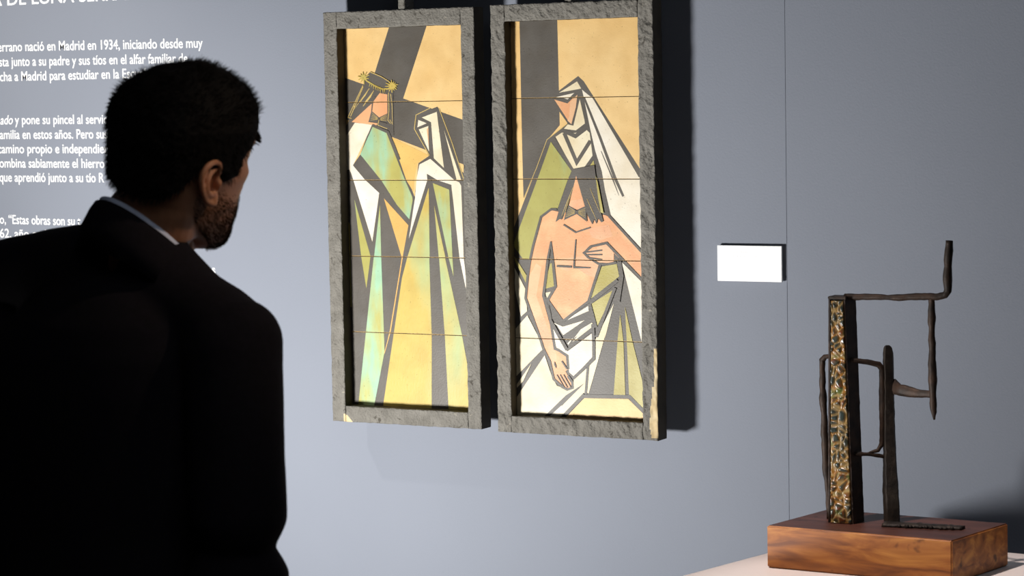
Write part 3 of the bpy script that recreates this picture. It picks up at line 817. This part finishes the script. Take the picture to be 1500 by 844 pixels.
# ears
def ear(bm, sgn):
    cx, cz = -.022, .111
    ti = math.radians(8)
    def e(a, b, o):
        a2, b2 = a*math.cos(ti)+b*math.sin(ti)*-1, b*math.cos(ti)+a*math.sin(ti)
        a2 *= 1.32; y = -(.0740 + o*1.25 + max(0, (.012-a))*.24)
        return H((cx+a2, y*sgn, cz+b2))
    tube(bm, [e(.010, .004, -.004), e(.013, .014, .001), e(.011, .025, .003), e(.002, .031, .004), e(-.009, .028, .004), e(-.0155, .017, .003), e(-.016, .004, .002), e(-.012, -.010, .001), e(-.006, -.021, 0), e(.003, -.028, 0)],
         [.0032, .0036, .0038, .004, .0042, .0042, .004, .0038, .004, .005], 10, .003)
    tube(bm, [e(.007, .018, 0), e(-.002, .015, .002), e(-.0075, .006, .003), e(-.007, -.006, .003), e(-.001, -.014, .002), e(.006, -.012, .001)], [.003, .0032, .0034, .0034, .0036, .0036], 10, .003)
    tube(bm, [e(.012, -.010, -.001), e(.012, -.001, .001), e(.012, .006, -.002)], [.004, .0048, .003], 10, .003)
    tube(bm, [e(.004, -.030, -.001), e(.006, -.022, -.001), e(.010, -.014, -.003)], [.0062, .0062, .004], 10, .003)
    for a0, b0, a1, b1 in ((-.012, .02, .008, .024), (-.013, .012, .004, .014), (-.014, .004, -.002, .004), (-.011, -.008, 0, -.008), (-.005, -.018, .006, -.02)):
        tube(bm, [e(a0, b0, -.003), e(a1, b1, -.004)], .0042, 8, .004)
ear(body, 1); ear(body, -1)
# neck
NB = pt(216, 345, HD+.02)
n0 = H((-.035, 0, .10)); n1 = H((-.028, 0, .055)); n2 = pt(218, 322, HD+.015); n3 = pt(205, 400, HD+.03)
tube(body, [n0, n1, n2, n3], [.058, .056, .056, .075], 32, .01)
# torso, arms, legs under the clothes
chest = pt(172, 560, HD+.04)
hip = Vector((chest.x, chest.y, .96)) - bf*.05
def ell(c, a, b, n=40, ex=2.4, R_=None, F_=None):
    R_ = R_ or br; F_ = F_ or bf
    out = []
    for i in range(n):
        t = 2*math.pi*i/n; cc, ss = math.cos(t), math.sin(t)
        out.append(c + R_*a*math.copysign(abs(cc)**(2/ex), cc) + F_*b*math.copysign(abs(ss)**(2/ex), ss))
    return out
top = pt(200, 395, HD+.03)
def spine(t): return top.lerp(chest, t/.5) if t < .5 else chest.lerp(hip, (t-.5)/.5)
loft(body, [ell(spine(t), a-.02, b-.02) for t, a, b in ((.0, .085, .085), (.15, .14, .10), (.3, .17, .115), (.5, .175, .12), (.75, .16, .11), (1, .17, .115), )])
SR, ER = pt(340, 524, 2.93), pt(349, 764, 2.90)
WRI = ER - UP*.245 + bf*.015 - br*.03
mid = chest + (top-chest)*.35
def mirror(p):
    d = (p-mid).dot(br); return p - br*2*d
SL, EL, WL = mirror(SR), mirror(ER), mirror(WRI)
for s, e_, w_ in ((SR, ER, WRI), (SL, EL, WL)): tube(body, [s, s.lerp(e_, .5), e_, e_.lerp(w_, .4), w_], [.05, .046, .04, .040, .026], 20, .02)
def hand(bm, wr, sgn):
    d = -UP*.92 + bf*.25; d.normalize(); side = br*sgn; nrm = d.cross(bf).normalized(); fw = bf - d*bf.dot(d); fw.normalize()
    palm = [wr, wr+d*.04, wr+d*.085]
    for k in range(4):
        o = fw*(.03-.02*k)
        L = (.068, .076, .072, .058)[k]
        a = wr+d*.02+o*.6; b = wr+d*.088+o
        c = b+d*L*.5-side*.008; t = c+d*L*.35-side*.018
        tube(bm, [a, b, c, t], [.012, .0098, .0088, .007], 10, .008)
    a = wr+d*.02+fw*.02; tube(bm, [a, a+d*.03+fw*.022-side*.006, a+d*.06+fw*.03-side*.012, a+d*.08+fw*.03-side*.016], [.014, .011, .0098, .008], 10, .008)
    loft(bm, [[wr+d*q+fw*math.cos(2*math.pi*i/16)*wa+side*math.sin(2*math.pi*i/16)*.013 for i in range(16)] for q, wa in ((-.02, .022), (.02, .032), (.06, .040), (.092, .038))])
hand(body, WRI, 1); hand(body, WL, -1)
hr, hl = hip+br*.095, hip-br*.095
feet = []
for h_, o_ in ((hr, .0), (hl, .04)):
    kn = Vector((h_.x, h_.y, .50))+bf*.03; an = Vector((h_.x, h_.y, .085))-bf*.02+bf*o_
    feet.append(an); tube(body, [h_+UP*.02, kn, an.lerp(kn, .6), an], [.085, .055, .055, .036], 20, .03)
person_me = remeshed('person', body, .0021, 2)
person = obj('person', person_me, M_skin, None, True)
tag(person, 'man in a dark suit seen from behind, face turned towards the framed panels', 'person')

# jacket
jk = bmesh.new()
TP = [(0, .08, .08, 0), (.10, .12, .105, .0), (.22, .175, .125, 0), (.35, .20, .135, 0), (.5, .205, .14, 0), (.75, .19, .13, 0), (1.0, .20, .138, 0)]
loft(jk, [ell(spine(t), a, b) for t, a, b, _ in TP] + [ell(hip-UP*.10, .21, .145), ell(hip-UP*.17, .212, .148)])
# shoulder lines
tube(jk, [pt(214, 400, HD), pt(277, 456, 3.0), pt(329, 494, 2.95), SR], [.066, .058, .060, .066], 24, .02)
tube(jk, [pt(200, 392, HD+.02), pt(120, 398, HD+.06), pt(64, 402, HD+.12), pt(-10, 428, HD+.18), SL], [.066, .062, .057, .060, .066], 24, .02)
for s, e_, w_, k in ((SR, ER, WRI, 1), (SL, EL, WL, -1)):
    d = (e_-s)
    P = [s, s+d*.18, s+d*.4, s+d*.6, s+d*.8, e_, e_+(w_-e_)*.13, e_+(w_-e_)*.26, e_.lerp(w_, .6), e_.lerp(w_, .97)]
    tube(jk, P, [.062, .062, .061, .060, .0605, .060, 0.0440, .0640, .058, .047], 28, .012)
for s in (SR, SL): blob(jk, s, .0635, .0635, .0635, seg=24)
blob(jk, pt(350, 502, 2.93), .055, .055, .055, seg=24)
jm = remeshed('jacket', jk, .0055, 9)
jacket = obj('jacket', jm, M_suit, person, True)
# shirt collar and jacket collar: tilted rings round the neck
CC = pt(217, 343, HD+.01)
def cring(rad_r, rad_f, drop, n=64):
    out = []
    for i in range(n):
        t = 2*math.pi*i/n; a, b = rad_r*math.cos(t), rad_f*math.sin(t)
        out.append(CC + RH*a + FH*b + UP*(-.70*a - .47*b - drop))
    return out
def band(rings, th):
    bm = bmesh.new()
    rings2 = [[p + (p-(CC+UP*((p-CC).z))).normalized()*th for p in r] for r in rings]
    R = [[bm.verts.new(p) for p in r] for r in (rings + rings2[::-1])]
    n = len(R[0]); m_ = len(R)
    for j in range(m_):
        a, b = R[j], R[(j+1) % m_]
        for i in range(n): bm.faces.new((a[i], a[(i+1) % n], b[(i+1) % n], b[i]))
    bmesh.ops.recalc_face_normals(bm, faces=bm.faces[:]); return bm
obj('shirt_collar', band([cring(.0575, .066, 0), cring(.061, .070, .02), cring(.066, .076, .05)], .0022), M_shirt, person, True)
obj('jacket_collar', band([cring(.0625, .072, .0085), cring(.069, .079, .022), cring(.080, .089, .05), cring(.088, .096, .085)], .004), M_suit, jacket, True)
# trousers and shoes
tr = bmesh.new()
loft(tr, [ell(hip+UP*.06, .165, .115), ell(hip-UP*.05, .18, .13), ell(hip-UP*.12, .175, .125)])
for h_, an in ((hr, feet[0]), (hl, feet[1])):
    kn = Vector((h_.x, h_.y, .50))+bf*.03
    tube(tr, [h_-UP*.05, kn+UP*.2, kn, an.lerp(kn, .5), an-UP*.02], [.098, .088, .078, .072, .068], 24, .03)
obj('trousers', remeshed('trousers', tr, .008, 4), M_suit, person, True)
for an in feet:
    s = bmesh.new()
    rings = []
    for q, wd, ht in ((-.085, .022, .03), (-.075, .034, .06), (-.02, .038, .085), (.04, .040, .07), (.10, .046, .05), (.16, .043, .036), (.195, .026, .024), (.205, .010, .014)):
        c = Vector((an.x, an.y, 0))+bf*q
        rings.append([c+br*wd*x+UP*(.002+ht*z) for x, z in ((-.95, 0), (-1, .25), (-.8, .7), (-.35, 1), (.35, 1), (.8, .7), (1, .25), (.95, 0))])
    loft(s, rings); bmesh.ops.recalc_face_normals(s, faces=s.faces[:]); obj('shoe', s, M_shoe, person, True)

# hair: a close cap with short strands on it
HLN = [(0, .196), (25, .192), (42, .180), (55, .165), (64, .140), (72, .108), (82, .104), (92, .128), (104, .120), (118, .096), (140, .080), (180, .074)]
HCN = Vector((-.012, 0, .13))
def hair_t(z, ph):
    a = abs((math.degrees(ph)+180) % 360-180)
    line = lerp_tab(a, HLN)
    k = max(0, min(1, (z-line)/.012)); k = k*k*(3-2*k)
    topk = max(0, min(1, (z-.15)/.06)); frontk = max(0, math.cos(ph))
    th = .0065+.0075*topk+.006*topk*frontk + (.004 if a > 120 and z > .15 else 0)
    return k, th
hb = bmesh.new(); n = 120; rings = []
for j in range(101):
    z = .036+.1985*(j/100); ring = []
    for i in range(n):
        ph = 2*math.pi*i/n; p = surf(z, ph); k, th = hair_t(z, ph)
        d = (p-HCN); d.z *= 1.0 if z > .13 else .3; d.normalize()
        nz = .0016*noise.noise(p*160)+.002*noise.noise(p*60)
        ring.append(H(p+d*(-.004*(1-k)+(th+nz)*k)))
    rings.append(ring)
loft(hb, rings)
random.seed(5)
def strand(bm, a, d, bend, L, r):
    b = a+d*L*.55; c = b+(d+bend).normalized()*L*.45
    u = d.orthogonal().normalized(); v = d.cross(u)
    A = [bm.verts.new(a+(u*math.cos(q)+v*math.sin(q))*r) for q in (0, 2.1, 4.2)]
    B = [bm.verts.new(b+(u*math.cos(q)+v*math.sin(q))*r*.75) for q in (0, 2.1, 4.2)]
    C = bm.verts.new(c)
    for i in range(3):
        bm.faces.new((A[i], A[(i+1) % 3], B[(i+1) % 3], B[i])); bm.faces.new((B[i], B[(i+1) % 3], C))
cnt = 0
while cnt < 7000:
    z = random.uniform(.04, .234); ph = random.uniform(0, 2*math.pi); k, th = hair_t(z, ph)
    if k < .35: continue
    p = surf(z, ph); d = (p-HCN).normalized()
    side = 1 if z > .17 else 0
    comb = Vector((.55, 0, .15)) if (z > .19 and p.x > -.03) else (Vector((-.2, 0, -.75)) if z < .18 else Vector((-.3, 0, -.2)))
    dd = (d*.55+comb*.8+Vector((random.gauss(0, .25), random.gauss(0, .25), random.gauss(0, .25)))).normalized()
    W = lambda q: (face*q.x+left*q.y+hup*q.z)
    strand(hb, H(p+d*(th*.75*k)), W(dd), W(comb)*.6, random.uniform(.006, .011)+(.005 if z > .19 else 0), .00045); cnt += 1
obj('hair', hb, M_hair, person, False)
# stubble on jaw, chin and upper lip
sb = bmesh.new(); cnt = 0; tries = 0
while cnt < 8500 and tries < 200000:
    tries += 1
    z = random.uniform(.0005, .10); ph = random.uniform(-1.75, 1.75); a = abs(math.degrees(ph))
    lim = .05 if a < 24 else .072+.03*max(0, (a-55)/35)+random.gauss(0, .006)
    if not (z < lim or (.072 < z < .084 and a < 22)): continue
    p = surf(z, ph); d = Vector((p.x, p.y*1.4, (z-.06)*.6)).normalized()
    dd = (d*.6+Vector((.1, 0, -.7))+Vector((random.gauss(0, .2), random.gauss(0, .2), 0))).normalized()
    W = face*dd.x+left*dd.y+hup*dd.z
    strand(sb, H(p+d*-.0006), W, Vector(), random.uniform(.003, .0055), .00028); cnt += 1
obj('stubble', sb, M_beard, person, False)
# eyebrows, one mesh each
for sg in (-1, 1):
    eb = bmesh.new()
    for i in range(210):
        q = random.random(); ph = sg*(.16+.62*q); z = .158+.006*math.sin(q*3)+random.uniform(-.0035, .0035)
        p = surf(z, ph); dd = Vector((.25, sg*.8, .15-.4*q)).normalized()
        strand(eb, H(p+Vector((.0006, 0, 0))), face*dd.x+left*dd.y+hup*dd.z, Vector(), .008, .0004)
    obj('eyebrow', eb, M_hair, person, False)
# eyes
for sg in (-1, 1):
    e = bmesh.new(); blob(e, H((.0715, sg*.031, .135)), .0115, .0115, .0115)
    obj('eye', e, mat('eye_white', (.7, .68, .64), .2), person, True)
